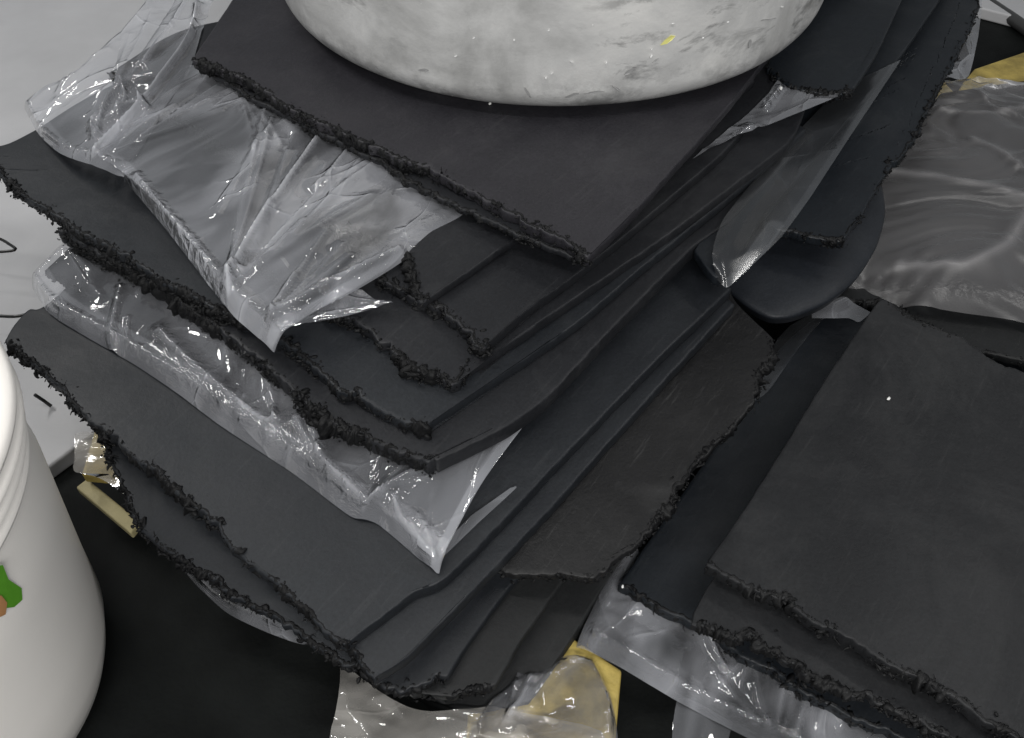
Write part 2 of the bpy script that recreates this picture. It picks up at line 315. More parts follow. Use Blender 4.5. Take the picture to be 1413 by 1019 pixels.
def sheet(label, z0, sides, torn=(1, 0, 0, 0), t=.008, mat=None, sag=1.0, seed=1, n_cr=None, amp=.0034, res=.0022, size=1.0, round_=.0011,
          extra=None, group='black rubber sheets of the tall pile', cr=1.0, name='rubber_sheet', st=1.0, mk=None):
    """sides: four lists of traced outline points, each starting at the last point of the one before; the sheet itself is a real slab on level z0"""
    W = []
    for i, s in enumerate(sides):
        s = list(s); nxt = sides[(i+1) % 4][0]
        if s[-1] != nxt: s.append(nxt)
        W.append([place(p[0], p[1], z0, sag) for p in s])
    nl = [max(12, int(sum(np.linalg.norm(a[k+1]-a[k]) for k in range(len(a)-1))/res)) for a in W]
    n = min(300, max(nl[0], nl[2])); m = min(200, max(nl[1], nl[3]))
    R = [spline(W[0], n), spline(W[1], m), spline(W[2], n), spline(W[3], m)]
    cen = np.mean([p for a in W for p in a], 0)
    for i in range(4):
        E = R[i]; k = len(E); nr = plan_normals(E, cen); a = amp if torn[i] else .0006
        s = np.r_[0, np.cumsum(np.linalg.norm(np.diff(E, axis=0), axis=1))]
        env = np.minimum(1, np.minimum(np.arange(k), k-1-np.arange(k))/4.)
        if torn[i]:
            dd = np.array([n1(x, seed*3+i)*a for x in s]) - np.array([max(0, noise.noise(Vector((x*60, seed, i)))-.25)*.011 for x in s])*(a/.0028)
        else: dd = np.array([noise.noise(Vector((x*14, seed, i+.5)))*a*1.0 for x in s])
        R[i] = E + nr*(dd*env)[:, None]
    G = coons(R[0], R[1], R[2][::-1], R[3][::-1])
    X, Y = G[..., 0], G[..., 1]
    Z = level(z0, X, Y, sag)
    # per-sheet small ripple that keeps clear of its neighbours
    Z = Z + .0005*np.sin(40*X+seed)+.0004*np.sin(37*Y+2*seed)
    if extra is not None: Z = Z + extra(X, Y)
    mm, nn = X.shape
    idx = np.arange(mm*nn).reshape(mm, nn)
    # dist (in rows) from border for rounding of the rims
    top = np.stack([X, Y, Z], -1).reshape(-1, 3); bot = top - [0, 0, t]
    ring = np.concatenate([idx[0, :], idx[1:, -1], idx[-1, -2::-1], idx[-2:0:-1, 0]])
    q = np.stack([idx[:-1, :-1], idx[:-1, 1:], idx[1:, 1:], idx[1:, :-1]], -1).reshape(-1, 4)
    NV = mm*nn
    cxy = top[ring][:, :2].mean(0)
    E3 = top[ring].copy(); d = np.roll(E3, -1, 0)-np.roll(E3, 1, 0); nr = np.stack([d[:, 1], -d[:, 0], 0*d[:, 0]], 1); nr /= np.linalg.norm(nr, axis=1)[:, None]+1e-9
    area = 0.5*np.sum(E3[:, 0]*np.roll(E3[:, 1], -1)-np.roll(E3[:, 0], -1)*E3[:, 1])
    if area < 0: nr = -nr
    V = [top, bot]; rings = [ring]; K = len(ring)
    rr = np.random.default_rng(seed)
    profile = [(.0007, -.0006), (.0011, -.0016), (.0010, -t*.5), (.0011, -t+.0016), (.0006, -t+.0005)]
    jit = np.array([noise.noise(Vector((p[0]*160, p[1]*160, seed))) for p in E3])
    jit2 = np.array([noise.noise(Vector((p[0]*60, p[1]*60, seed+9))) for p in E3])
    for k, (o_, z_) in enumerate(profile):
        ring_p = E3 + nr*(o_+.0008*jit*(k % 2)+.0005*jit2)[:, None]; ring_p[:, 2] += z_ + .0005*jit*(0 if k in (0, 4) else 1)
        rings.append(np.arange(K)+2*NV+k*K); V.append(ring_p)
    rings.append(ring+NV)
    F_ = [q.tolist(), (q[:, ::-1]+NV).tolist()]
    if area < 0: F_ = [q[:, ::-1].tolist(), (q+NV).tolist()]
    wall = []
    for a, b in zip(rings[:-1], rings[1:]):
        a2 = np.roll(a, -1); b2 = np.roll(b, -1)
        f = np.stack([a, b, b2, a2], -1) if area > 0 else np.stack([a, a2, b2, b], -1)
        wall += f.tolist()
    Vall = np.vstack(V)
    root = empty(name, tuple(cen)); root.location = (0, 0, 0)
    tag(root, label, 'rubber sheet', group)
    o = add_mesh('slab', Vall, F_[0]+F_[1]+wall, mat or RUB, root)
    for i in range(4):
        if torn[i]:
            E = [G[0, :], G[:, -1], G[-1, ::-1], G[::-1, 0]][i].copy()
            E[:, 2] = level(z0, E[:, 0], E[:, 1], sag)
            if extra is not None: E[:, 2] += extra(E[:, 0], E[:, 1])
            ln = np.linalg.norm(np.diff(E, axis=0), axis=1).sum(); nr_ = plan_normals(E, cen)
            rip(E, nr_, t, root, seed+i, size*min(1.2, torn[i])*1.1)
            fringe(E, nr_, t, int(ln*1100*cr), root, size*.55, seed+i, spread=torn[i]*1.2)
            strands(E, nr_, t, int(ln*260*cr*st), root, seed+i, L=.010, inward=True)
    return root

# ------------------------------------------------------------ the setting
def poly(name, pts, z, t, mat, kind='structure', sag=0):
    P = [ray(a, b, z) if not isinstance(a, tuple) else None for a, b in pts]
    return P
def prism(name, XY, z0, z1, mat, parent=None, bev=0.0):
    n = len(XY); V = [(x, y, z1) for x, y in XY]+[(x, y, z0) for x, y in XY]
    F_ = [list(range(n)), list(range(2*n-1, n-1, -1))]+[[i, i+n, (i+1) % n+n, (i+1) % n] for i in range(n)]
    a = sum(XY[i][0]*XY[(i+1) % n][1]-XY[(i+1) % n][0]*XY[i][1] for i in range(n))
    if a < 0: F_ = [f[::-1] for f in F_]
    o = add_mesh(name, V, F_, mat, parent, smooth=False)
    if bev:
        b = o.modifiers.new('bevel', 'BEVEL'); b.width = bev; b.segments = 3; b.limit_method = 'ANGLE'
    return o
tag(prism('floor', [(-3, -1.5), (3, -1.5), (3, 4), (-3, 4)], -.05, 0, FLOOR), 'black rubber-stained floor around the pile', None, kind='structure')
a = ray(71, 641, .02); b = ray(105, 616, .02); d = (b-a); d /= np.linalg.norm(d)
p0 = a - d*1.2; p1 = a + d*1.1; nl = np.array([-d[1], d[0], 0])
tag(prism('pale_platform', [tuple(p0[:2]), tuple(p1[:2]), tuple((p1+nl*2.5)[:2]), tuple((p0+nl*2.5)[:2])], .001, .02, PALE, bev=.003), 'pale grey platform under the left side of the pile', None, kind='structure')
a = ray(1288, -6, .02); b = ray(1413, 26, .02); d = b-a; d /= np.linalg.norm(d); p0 = a-d*.1; p1 = a+d*1.; nl = np.array([-d[1], d[0], 0])
if nl[1] < 0: nl = -nl
tag(prism('pale_floor_strip', [tuple(p0[:2]), tuple(p1[:2]), tuple((p1+nl*1.5)[:2]), tuple((p0+nl*1.5)[:2])], .001, .02, PALE, bev=.003), 'pale floor beyond the dark floor', None, kind='structure')
def tube_mesh(name, pts, r, mat, parent=None):
    cu = bpy.data.curves.new(name, 'CURVE'); cu.dimensions = '3D'; cu.bevel_depth = r; cu.bevel_resolution = 3; cu.use_fill_caps = True
    sp = cu.splines.new('POLY'); sp.points.add(len(pts)-1)
    for q, p in zip(sp.points, pts): q.co = (*p, 1)
    o = bpy.data.objects.new(name, cu); COL.objects.link(o); cu.materials.append(mat)
    dg = bpy.context.evaluated_depsgraph_get(); me = bpy.data.meshes.new_from_object(o.evaluated_get(dg)); bpy.data.objects.remove(o)
    o = bpy.data.objects.new(name, me); COL.objects.link(o)
    if parent: o.parent = parent
    return o
o = tube_mesh('floor_rim', spline([ray(1335, -14, .012), ray(1375, 12, .012), ray(1413, 38, .012), ray(1480, 90, .012)], 24), .010, TRAYR)
tag(o, 'dark rounded rim where the dark floor meets the pale strip, top right corner', 'rim')

# wire ends on the pale platform
def wire(pxs, label, z=.03, r=.0022):
    P = [ray(x, y, zz) for x, y, zz in pxs]; o = tube_mesh('wire_hook', spline(P, 30), r, WIRE); tag(o, label, 'wire', 'black wire ends by the left side of the pile')
wire([(-30, 322, .10), (0, 330, .10), (14, 338, .10), (22, 344, .10), (12, 347, .10), (-30, 349, .10)], 'bent black wire loop at the left edge, uppermost of three wires', r=.0016)
wire([(-10, 436, .06), (20, 437, .06), (38, 434, .06)], 'short straight black wire beside the rounded end of the lower sheet', r=.0018)
wire([(48, 545, .04), (60, 553, .03), (71, 561, .024)], 'short slanting black wire end on the pale platform under the pile', r=.0018)

# ------------------------------------------------------------ white pail, lower left
def lathe(name, prof, seg, mat, parent=None, wob=0.0):
    V = []; F_ = []
    for i, (r, z) in enumerate(prof):
        for j in range(seg):
            a = 2*math.pi*j/seg; rr = r*(1+wob*noise.noise(Vector((math.cos(a)*1.5, math.sin(a)*1.5, z*9)))); V.append((rr*math.cos(a), rr*math.sin(a), z))
    for i in range(len(prof)-1):
        for j in range(seg):
            k = (j+1) % seg; F_.append([i*seg+j, i*seg+k, (i+1)*seg+k, (i+1)*seg+j])
    return add_mesh(name, V, F_, mat, parent)
PX, PY = -.455, -.18
pail = empty('white_pail', (PX, PY, 0)); tag(pail, 'white plastic pail with ribbed collar and green and orange print, cut by the left edge', 'pail')
def pr_(z): return .133 + .102*z
prof = [(0, .002), (.095, .002), (.108, .003), (.119, .008), (.127, .018), (.133, .034), (pr_(.06)+.001, .06), (pr_(.1), .10), (pr_(.15), .15), (pr_(.19), .19), (pr_(.222), .222), (pr_(.256)-.004, .256)]
lathe('body', prof, 128, PAILM, pail)
ribs = [(.158, .2225), (.162, .224), (.163, .228), (.161, .232), (.158, .234), (.160, .245), (.165, .248), (.167, .252), (.165, .256), (.162, .258), (.164, .268), (.169, .271), (.171, .276), (.169, .280), (.166, .282), (.167, .292), (.171, .295), (.172, .300), (.169, .306), (.163, .309), (.156, .306), (.150, .298), (.02, .297), (0, .297)]
ribs = [(r_-.005, .309-(.309-z_)*.62) for r_, z_ in ribs]
lathe('collar', ribs, 128, PAILM, pail)
def on_pail(px, py, off):
    d = ray(px, py, 0)-CAM; best = None
    for t in np.linspace(.2, 1.0, 1600):
        p = CAM+d*t
        if math.hypot(p[0]-PX, p[1]-PY) <= pr_(p[2])+off: return p-np.array([PX, PY, 0])
def print_patch(name, outl, off, mat):
    P = [on_pail(x, y, off) for x, y in outl]; c = np.mean(outl, 0); V = [on_pail(c[0], c[1], off)]; K = 5; n = len(outl)
    for k in range(1, K+1):
        for x, y in outl: V.append(on_pail(c[0]+(x-c[0])*k/K, c[1]+(y-c[1])*k/K, off))
    F_ = [[0, 1+j, 1+(j+1) % n] for j in range(n)]
    for k in range(K-1):
        for j in range(n): F_.append([1+k*n+j, 1+(k+1)*n+j, 1+(k+1)*n+(j+1) % n, 1+k*n+(j+1) % n])
    return add_mesh(name, V, F_, mat, pail)
print_patch('green_print', [(-25, 785), (4, 780), (12, 800), (30, 812), (31, 828), (20, 838), (4, 840), (-25, 838)], .0006, GREEN)
print_patch('orange_print', [(-25, 822), (2, 822), (10, 832), (8, 848), (0, 852), (-25, 850)], .0011, ORANGE)
def patch(name, a0, a1, z0, z1, mat, r):
    V = []; F_ = []; n = 10
    for j in range(n+1):
        a = a0+(a1-a0)*j/n
        for z in (z0, z1): V.append((r*math.cos(a), r*math.sin(a), z))
    F_ = [[2*j, 2*j+2, 2*j+3, 2*j+1] for j in range(n)]
    return add_mesh(name, V, F_, mat, pail)

# ------------------------------------------------------------ yellow boards (pallet) under the piles
def board(px, z1, t, mat, label, nm='yellow_board', edge=None):
    XY = [tuple(ray(x, y, z1)[:2]) for x, y in px]
    o = prism(nm, XY, z1-t, z1, mat, bev=.002); tag(o, label, 'board'); return o
board([(112, 655), (168, 660), (420, 800), (700, 760), (640, 330), (350, 330), (180, 430)], .060, .012, KRAFT, 'yellow board sticking out below the left side of the tall pile')
board([(104, 672), (180, 736), (186, 728), (196, 722), (120, 660)], .044, .010, KRAFTE, 'pale-edged yellow board lip under the left corner of the pile')
board([(790, 880), (858, 925), (846, 1060), (640, 1060), (650, 930), (720, 860)], .050, .03, KRAFT, 'yellow carton between the tall pile and the right pile, bottom edge')
board([(1330, 112), (1345, 95), (1413, 72), (1500, 60), (1500, 200), (1280, 200)], .05, .012, KRAFT, 'yellow board behind the grey film at the right edge')
board([(1268, 122), (1285, 95), (1330, 140), (1290, 180)], .06, .010, KRAFT, 'small yellow board corner between the tall pile and the grey film')

# ------------------------------------------------------------ the tall pile, from the bottom up
TP = 'black rubber sheets of the tall pile'
B = -150
sheet('thick bottom sheet of the tall pile, its black side above the yellow carton', .083, [[(330, 700), (450, 830), (620, 975)], [(728, 968), (800, 860), (845, 790)], [(1000, 590), (700, 250)], [(500, 330), (300, 480)]], torn=(0, 0, 0, 0), t=.032, mat=RUBD, seed=40)
sheet('narrow dark sheet end right of the tall pile corner, second from bottom', .112, [[(300, 640), (450, 840), (570, 955)], [(683, 944), (720, 880), (782, 792), (860, 700)], [(980, 560), (700, 300)], [(500, 330), (350, 480)]], torn=(1, 0, 0, 0), t=.009, mat=RUBD, seed=41)
sheet('dark sheet at the foot of the pile with a straight narrow right strip', .126, [[(260, 560), (420, 800), (530, 945)], [(617, 932), (650, 880), (712, 797), (860, 640)], [(980, 540), (700, 300)], [(500, 330), (350, 480)]], torn=(1, 0, 0, 0), t=.009, mat=RUB, seed=42)
sheet('ragged lower-left sheet jutting out below the broad corner sheet', .135, [[(98, 540), (150, 620), (200, 735), (290, 800), (390, 862), (478, 915)], [(500, 905), (560, 860), (640, 780)], [(800, 560), (500, 300)], [(300, 330), (90, 470)]], torn=(1, 0, 0, 1), t=.008, mat=RUB, seed=43, amp=.004, size=1.2, cr=1.2)
sheet('broad sheet with a rough crumbly curved right edge, beside the right pile', .150, [[(640, 700), (690, 786), (760, 790), (812, 798)], [(835, 788), (880, 748), (928, 690), (962, 640), (1012, 590), (1040, 553), (1045, 520), (1070, 490)], [(1064, 466), (1012, 414), (960, 330)], [(760, 480)]], torn=(.7, 1.2, 0, 0), t=.008, mat=ROUGH, seed=44, amp=.003, size=1.0, cr=1.0)
sheet('sheet whose long straight right edge runs beside the rough-edged sheet', .163, [[(250, 560), (380, 740), (505, 925)], [(520, 930), (567, 900), (675, 789), (759, 700), (900, 542)], [(1012, 420), (900, 330), (600, 200)], [(300, 330)]], torn=(1, 0, 0, 0), t=.012, mat=RUB, seed=45)
sheet('broad sheet under the lower milky film, its torn left edge curling over the lower left', .176, [[(8, 470), (60, 508), (105, 555), (160, 605), (215, 655), (280, 705), (335, 765), (420, 840), (470, 890)], [(486, 880), (570, 815), (616, 794), (710, 700), (900, 502)], [(1008, 398), (985, 375), (958, 340), (800, 200)], [(400, 180), (200, 300), (68, 418), (40, 428), (20, 450)]], torn=(1, 0, .6, 0), t=.012, mat=RUB, seed=46, amp=.0032)
sheet('dark sheet wrapped inside the lower milky film', .1865, [[(62, 372), (170, 440), (300, 535), (420, 625), (500, 672)], [(515, 668), (600, 600), (800, 440)], [(940, 330), (700, 150)], [(400, 160), (150, 300)]], torn=(.6, 0, 0, 0), t=.007, mat=RUBM, seed=47, st=.5)
sheet('torn sheet lying directly on the lower milky film', .2065, [[(80, 318), (180, 372), (270, 430), (350, 490), (430, 560), (510, 605), (585, 632)], [(603, 634), (700, 585), (760, 540), (820, 478), (953, 343), (1010, 300)], [(1120, 185), (900, 60)], [(450, 60), (200, 220)]], torn=(1.3, 0, 0, 0), t=.0155, mat=RUBM, seed=48, amp=.004, size=1.35, cr=1.5)
sheet('large sheet with ragged left corner reaching the left edge of the photo', .218, [[(-60, 195), (0, 240), (25, 262), (70, 292), (130, 328), (200, 372), (290, 420), (385, 468), (450, 522), (520, 562), (585, 590)], [(594, 580), (690, 515), (800, 440), (900, 355), (1000, 275)], [(1112, 178), (900, 40)], [(450, 0), (150, 120), (48, 180), (0, 202)]], torn=(1, 0, 0, 0), t=.0105, mat=RUB, seed=49, amp=.0035, size=1.25, cr=1.35)
sheet('narrow torn sheet end just right of the upper milky film tip', .2285, [[(330, 330), (420, 420), (490, 442), (545, 485), (590, 515), (625, 530)], [(648, 505), (720, 460), (800, 407), (953, 299), (1083, 200)], [(1110, 150), (900, 20)], [(500, 20), (380, 200)]], torn=(1.2, 0, 0, 0), t=.0100, mat=RUBM, seed=50, amp=.0035, size=1.25, cr=1.6)
sheet('sheet two below the top with a crumbly corner under the upper sheets', .2390, [[(400, 250), (530, 385), (585, 418), (630, 445), (663, 478)], [(672, 472), (735, 420), (800, 373), (994, 213)], [(1075, 108), (950, 10)], [(600, 10), (450, 150)]], torn=(1, 0, 0, 0), t=.0098, mat=RUBM, seed=51, size=1.2, cr=1.4)
sheet('sheet poking out between the upper milky film and the narrow second sheet', .2475, [[(150, 100), (250, 165), (400, 270), (548, 352), (578, 412)], [(592, 408), (650, 370), (722, 322), (900, 220)], [(1040, 110), (900, 10)], [(500, 0), (260, 40)]], torn=(1, 0, 0, 0), t=.0075, mat=RUBM, seed=52)
sheet('second sheet from the top, a thin strip showing below the top sheet', .2615, [[(285, 95), (420, 172), (520, 222), (640, 290), (782, 350)], [(796, 340), (900, 250), (1020, 110)], [(1100, 20), (900, B)], [(400, B), (330, 0)]], torn=(.5, 0, 0, 0), t=.0055, mat=RUBM, seed=53, cr=.5, st=.3)
sheet('topmost sheet of the tall pile, carrying the round grey vessel', .272, [[(266, 82), (340, 112), (400, 150), (470, 182), (540, 212), (600, 238), (690, 285), (760, 322), (806, 354)], [(815, 350), (880, 286), (950, 208), (1050, 88)], [(1135, -20), (1250, B), (800, B-20)], [(420, B), (335, -20)]], torn=(1, 0, 0, 0), t=.0098, mat=RUBW, seed=54, size=1.0, cr=1.3)

# sheets on the right flank of the pile, behind the vessel
RG = 'rubber sheets on the right flank of the tall pile'
sheet('dark blue-black sheet behind the grey vessel, with a crumbly lower end', .244, [[(1060, 95), (1085, 116), (1130, 128), (1172, 126)], [(1178, 120), (1210, 70), (1262, -40)], [(1330, B), (1150, B)], [(1090, 0)]], torn=(1, 0, 0, 0), t=.009, mat=RUBB, seed=60, group=RG, size=1.2, cr=1.6)
sheet('narrow sheet strip right of the blue-black sheet', .205, [[(960, 345), (985, 380), (1003, 372)], [(1050, 300), (1190, 140), (1250, 65), (1320, -40)], [(1380, B), (1250, B)], [(1100, 130)]], torn=(0, 0, 0, 0), t=.009, mat=RUBB, seed=61, group=RG)
sheet('long sheet overhanging the grey film, widest on the right flank', .178, [[(1040, 300), (1078, 318), (1120, 326), (1158, 332)], [(1166, 326), (1224, 236), (1262, 192), (1276, 160), (1352, 6)], [(1300, -8), (1250, -30)], [(1150, 100)]], torn=(1, .3, .6, 0), t=.009, mat=RUBB, seed=62, group=RG, cr=1.2)

# ------------------------------------------------------------ right-hand pile
QG = 'black rubber sheets of the right-hand pile'
sheet('sheet showing at the back right, under the sagging grey film', .105, [[(1100, 380), (1170, 412), (1215, 418), (1265, 445), (1330, 478), (1420, 498), (1500, 520)], [(1560, 400)], [(1500, 100)], [(1300, 128), (1200, 250)]], torn=(1, 0, 0, 0), t=.009, mat=RUBD, seed=70, sag=0, group=QG)
sheet('left sheet of the right-hand pile, showing as a long dark strip', .088, [[(855, 806), (910, 835), (962, 862), (1100, 950)], [(1300, 1040), (1500, 800)], [(1400, 480), (1200, 440)], [(1172, 430), (1160, 415), (1080, 480), (1000, 600), (930, 700)]], torn=(.4, 0, 0, 0), t=.011, mat=RUBB, seed=71, sag=0, group=QG)
sheet('middle sheet of the right-hand pile, torn edge just below the top sheet', .122, [[(955, 862), (1000, 872), (1060, 892), (1115, 930), (1180, 962), (1250, 990), (1340, 1030), (1450, 1080)], [(1600, 900)], [(1500, 600), (1400, 520)], [(1200, 480), (985, 800)]], torn=(1, 0, 0, 0), t=.008, mat=RUBR, seed=72, sag=0, group=QG, amp=.0035, cr=1.3)
sheet('top sheet of the right-hand pile, broad smooth dark grey with a pale speck', .142, [[(976, 780), (1030, 806), (1080, 826), (1130, 862), (1180, 884), (1230, 915), (1310, 960), (1390, 1008), (1470, 1050)], [(1640, 850)], [(1560, 560), (1413, 512), (1380, 505), (1330, 468), (1260, 440)], [(1228, 417), (1212, 418), (1150, 510), (1060, 655)]], torn=(1, 0, .2, 0), t=.012, mat=RUBR, seed=73, sag=0, group=QG, amp=.0032, cr=1.2)

# ------------------------------------------------------------ round vessel on top
vz = .2755
vp = [ray(x, y, vz)[:2] for x, y in [(400, 0), (445, 45), (500, 80), (580, 115), (680, 142), (760, 148), (860, 138), (960, 110), (1050, 65), (1100, 30), (1135, 0)]]
vp = [p + (p-np.array([.044, .56]))*.022 - np.array([0, .026]) for p in vp]
A_ = np.c_[2*np.array(vp), np.ones(len(vp))]; s_ = np.linalg.lstsq(A_, (np.array(vp)**2).sum(1), rcond=None)[0]; VR = math.sqrt(s_[2]+s_[0]**2+s_[1]**2)
ves = empty('round_vessel', (s_[0], s_[1], vz)); tag(ves, 'big round pale grey scuffed vessel standing on the topmost rubber sheet', 'vessel')
prof = [(0, 0.0005), (VR*.80, .0005)]+[(VR-.034+.034*math.sin(a), .030-.0295*math.cos(a)) for a in np.linspace(0, math.pi/2, 14)]+[(VR+.001, .06), (VR+.003, .12), (VR+.004, .20), (VR+.004, .26)]
lathe('body', prof, 192, VESSEL, ves, wob=.006)
lathe('rim', [(VR+.004, .2605), (VR+.012, .263), (VR+.012, .272), (VR+.004, .276), (VR-.004, .272), (VR-.004, .2)], 192, VESSEL, ves)

def on_vessel(px, py, off=0.0):
    d = ray(px, py, 0)-CAM
    for t in np.linspace(.3, 1.6, 2600):
        p = CAM+d*t
        if math.hypot(p[0]-s_[0], p[1]-s_[1]) <= VR+.001+off-(.034*(1-math.sqrt(max(0, 1-((.030-(p[2]-vz))/.030)**2))) if p[2]-vz < .030 else 0): return p-np.array([s_[0], s_[1], vz])
def fleck(outl, mat, name):
    P = [on_vessel(x, y, .0009) for x, y in outl]; Q = [on_vessel(x, y, -.002) for x, y in outl]; n = len(P)
    add_mesh(name, P+Q, [list(range(n))]+[[i, (i+1) % n, (i+1) % n+n, i+n] for i in range(n)], mat, ves, smooth=False)
YEL = paint('yellow_fleck', (.75, .72, .25), .4); DRK = paint('dark_smear', (.30, .30, .30), .6); WCH = paint('white_fleck', (.8, .8, .79), .35)
fleck([(911, 63), (917, 56), (926, 49), (932, 50), (927, 56), (920, 61)], YEL, 'yellow_paint_fleck')
for q in range(26):
    x = rng.uniform(430, 1080); y = rng.uniform(2, 120-abs(x-760)*.3); a = rng.uniform(-.5, 1.2); ln = rng.uniform(1, 3.2); wd = rng.uniform(.7, 1.6)
    fleck([(x+ln*math.cos(t)*math.cos(a)*rng.uniform(.7, 1.3)-wd*math.sin(t)*math.sin(a), y-ln*math.cos(t)*math.sin(a)-wd*math.sin(t)*math.cos(a)*rng.uniform(.6, 1.3)) for t in np.linspace(0, 2*math.pi, 9)[:-1]], WCH, 'chip_mark')
for (x, y, a, ln, wd) in [(590, 22, .55, 26, 2.2), (690, 28, .4, 14, 1.8), (585, 97, -.1, 9, 2.5), (870, 98, .55, 11, 2.6), (905, 84, .6, 5, 1.2), (728, 128, -.9, 9, 1.4), (790, 132, .3, 12, 2.2), (850, 122, -.5, 9, 1.2), (1035, 60, 1.3, 6, 2), (1060, 27, .15, 14, .8), (470, 24, -.4, 8, 1.8), (820, 128, .1, 14, 1.8), (720, 10, -.6, 6, 1.4)]:
    fleck([(x+ln*math.cos(t)*math.cos(a)*rng.uniform(.6, 1.1)-wd*math.sin(t)*math.sin(a), y-ln*math.cos(t)*math.sin(a)-wd*math.sin(t)*math.cos(a)*rng.uniform(.4, 1.4)) for t in np.linspace(0, 2*math.pi, 13)[:-1]], DRK, 'rubber_scuff')

# ------------------------------------------------------------ plastic films
def seg_dist(X, Y, A, B_):
    d = B_[:2]-A[:2]; L2 = (d**2).sum(); t = np.clip(((X-A[0])*d[0]+(Y-A[1])*d[1])/L2, 0, 1)
    return np.hypot(X-A[0]-t*d[0], Y-A[1]-t*d[1])
def film(label, z0, sides, mat, ridges=(), lip=(0, 0), wr=.0012, rot=0.0, seed=1, res=.0022, sag=1.0, extra=None, lips=(1, 1, 1, 1), name='plastic_film', sides_z=None, group='milky plastic films between the rubber sheets', stretch=5., freq=35, plies=(), soft=0.0):
    W = []
    for i, s in enumerate(sides):
        s = list(s); nxt = sides[(i+1) % 4][0]
        if s[-1] != nxt: s.append(nxt)
        W.append([place(p[0], p[1], z0+(p[2] if len(p) > 2 else 0), sag) for p in s])
    nl = [sum(np.linalg.norm(a[k+1]-a[k]) for k in range(len(a)-1))/res for a in W]
    n = int(min(320, max(30, nl[0], nl[2]))); m = int(min(320, max(30, nl[1], nl[3])))
    R = [spline(W[0], n), spline(W[1], m), spline(W[2], n), spline(W[3], m)]
    G = coons(R[0], R[1], R[2][::-1], R[3][::-1]); X, Y, Z = G[..., 0].copy(), G[..., 1].copy(), G[..., 2].copy()
    c, s = math.cos(rot), math.sin(rot)
    U_ = (X*c+Y*s); V_ = (-X*s+Y*c)
    # ridged wrinkles, stretched along rot
    H = np.zeros_like(X)
    it = np.nditer([U_, V_], flags=['multi_index'])
    for u, v in it:
        a = noise.noise(Vector((float(u)*freq/stretch, float(v)*freq, seed)))
        b = noise.noise(Vector((float(u)*freq*2.3/stretch+5, float(v)*freq*2.1, seed+4)))
        e = noise.noise(Vector((float(u)*9, float(v)*9, seed+8)))
        H[it.multi_index] = ((1-abs(a)*2.6)*1.0+(1-abs(b)*2.6)*.5)*(.35+.9*max(0, e+.35))
    Z += wr*H; CR = np.zeros_like(X)
    if soft:
        it = np.nditer([X, Y], flags=['multi_index'])
        for x_, y_ in it:
            q_ = Vector((float(x_)*7+2*noise.noise(Vector((float(x_)*6, float(y_)*6, 3))), float(y_)*17+1.5*noise.noise(Vector((float(x_)*6, float(y_)*6, 9))), seed))
            Z[it.multi_index] += soft*(noise.noise(q_)+.45*noise.noise(q_*2.3)+.30*noise.noise(q_*4.7)*max(0, .3+noise.noise(q_*.8+Vector((7, 1, 2))))*3)
    PLY = np.zeros_like(X)
    for (pts, wd, add) in plies:
        P = spline([place(p[0], p[1], z0, sag) for p in pts], 30); D = np.min([seg_dist(X, Y, P[k], P[k+1]) for k in range(len(P)-1)], 0)
        PLY += add*np.clip((wd-D)/.0012+.5, 0, 1)
    for rg in ridges:
        pts, hgt, wd = rg[:3]; cw = rg[3] if len(rg) > 3 else .9
        P = [place(p[0], p[1], z0, sag) for p in pts]
        P = spline(P, 24)
        D = np.min([seg_dist(X, Y, P[k], P[k+1]) for k in range(len(P)-1)], 0)
        Z += hgt*np.exp(-np.abs(D/wd)**1.2); CR += cw*np.exp(-(D/(wd*1.6))**2); PLY += np.sign(hgt)*min(.14, abs(hgt)*22)*np.exp(-(D/(wd*.5))**2)
    # lips: the film curls down near a free border
    u = np.arange(n)[None, :]; v = np.arange(m)[:, None]
    ln0 = np.linalg.norm(np.diff(R[0], axis=0), axis=1).sum()/n; ln1 = np.linalg.norm(np.diff(R[1], axis=0), axis=1).sum()/m
    db = [v*ln1+0*u, (n-1-u)*ln0+0*v, (m-1-v)*ln1+0*u, u*ln0+0*v]
    if lip[0]:
        for k in range(4):
            if lips[k]: Z -= lips[k]*lip[0]*np.clip(1-db[k]/lip[1], 0, 1)**2; CR += .6*lips[k]*np.exp(-((db[k]/lip[1]-.85)/.35)**2)
    if extra is not None: Z += extra(X, Y)
    idx = np.arange(m*n).reshape(m, n); q = np.stack([idx[:-1, :-1], idx[:-1, 1:], idx[1:, 1:], idx[1:, :-1]], -1).reshape(-1, 4)
    V3 = np.stack([X, Y, Z], -1).reshape(-1, 3)
    o = add_mesh(name, V3, q, mat)
    at = o.data.attributes.new('ply', 'FLOAT', 'POINT'); at.data.foreach_set('value', np.clip(PLY, 0, .6).ravel().astype(np.float32))
    at = o.data.attributes.new('crinkle', 'FLOAT', 'POINT'); at.data.foreach_set('value', np.clip(CR, 0.02, 1).ravel().astype(np.float32))
    tag(o, label, 'plastic film', group); return o

def fan(cx, cy, a0, a1, n, l0, l1, h=.002, wd=.0022, seed=1, start=8, c=.06):
    r = np.random.default_rng(seed); out = []
    for k in range(n):
        a = math.radians(a0+(a1-a0)*(k+r.uniform(.1, .9))/n); s0 = start*r.uniform(.5, 3); ln = r.uniform(l0, l1); b = a+r.normal(0, .13); m_ = s0+ln*.5
        out.append(([(cx+s0*math.cos(a), cy-s0*math.sin(a)), (cx+m_*math.cos(a), cy-m_*math.sin(a)), (cx+m_*math.cos(a)+ln*.5*math.cos(b), cy-m_*math.sin(a)-ln*.5*math.sin(b))], h*r.uniform(.5, 1.4)*r.choice([1, 1, -1]), wd*r.uniform(.6, 1.5), c))
    return out
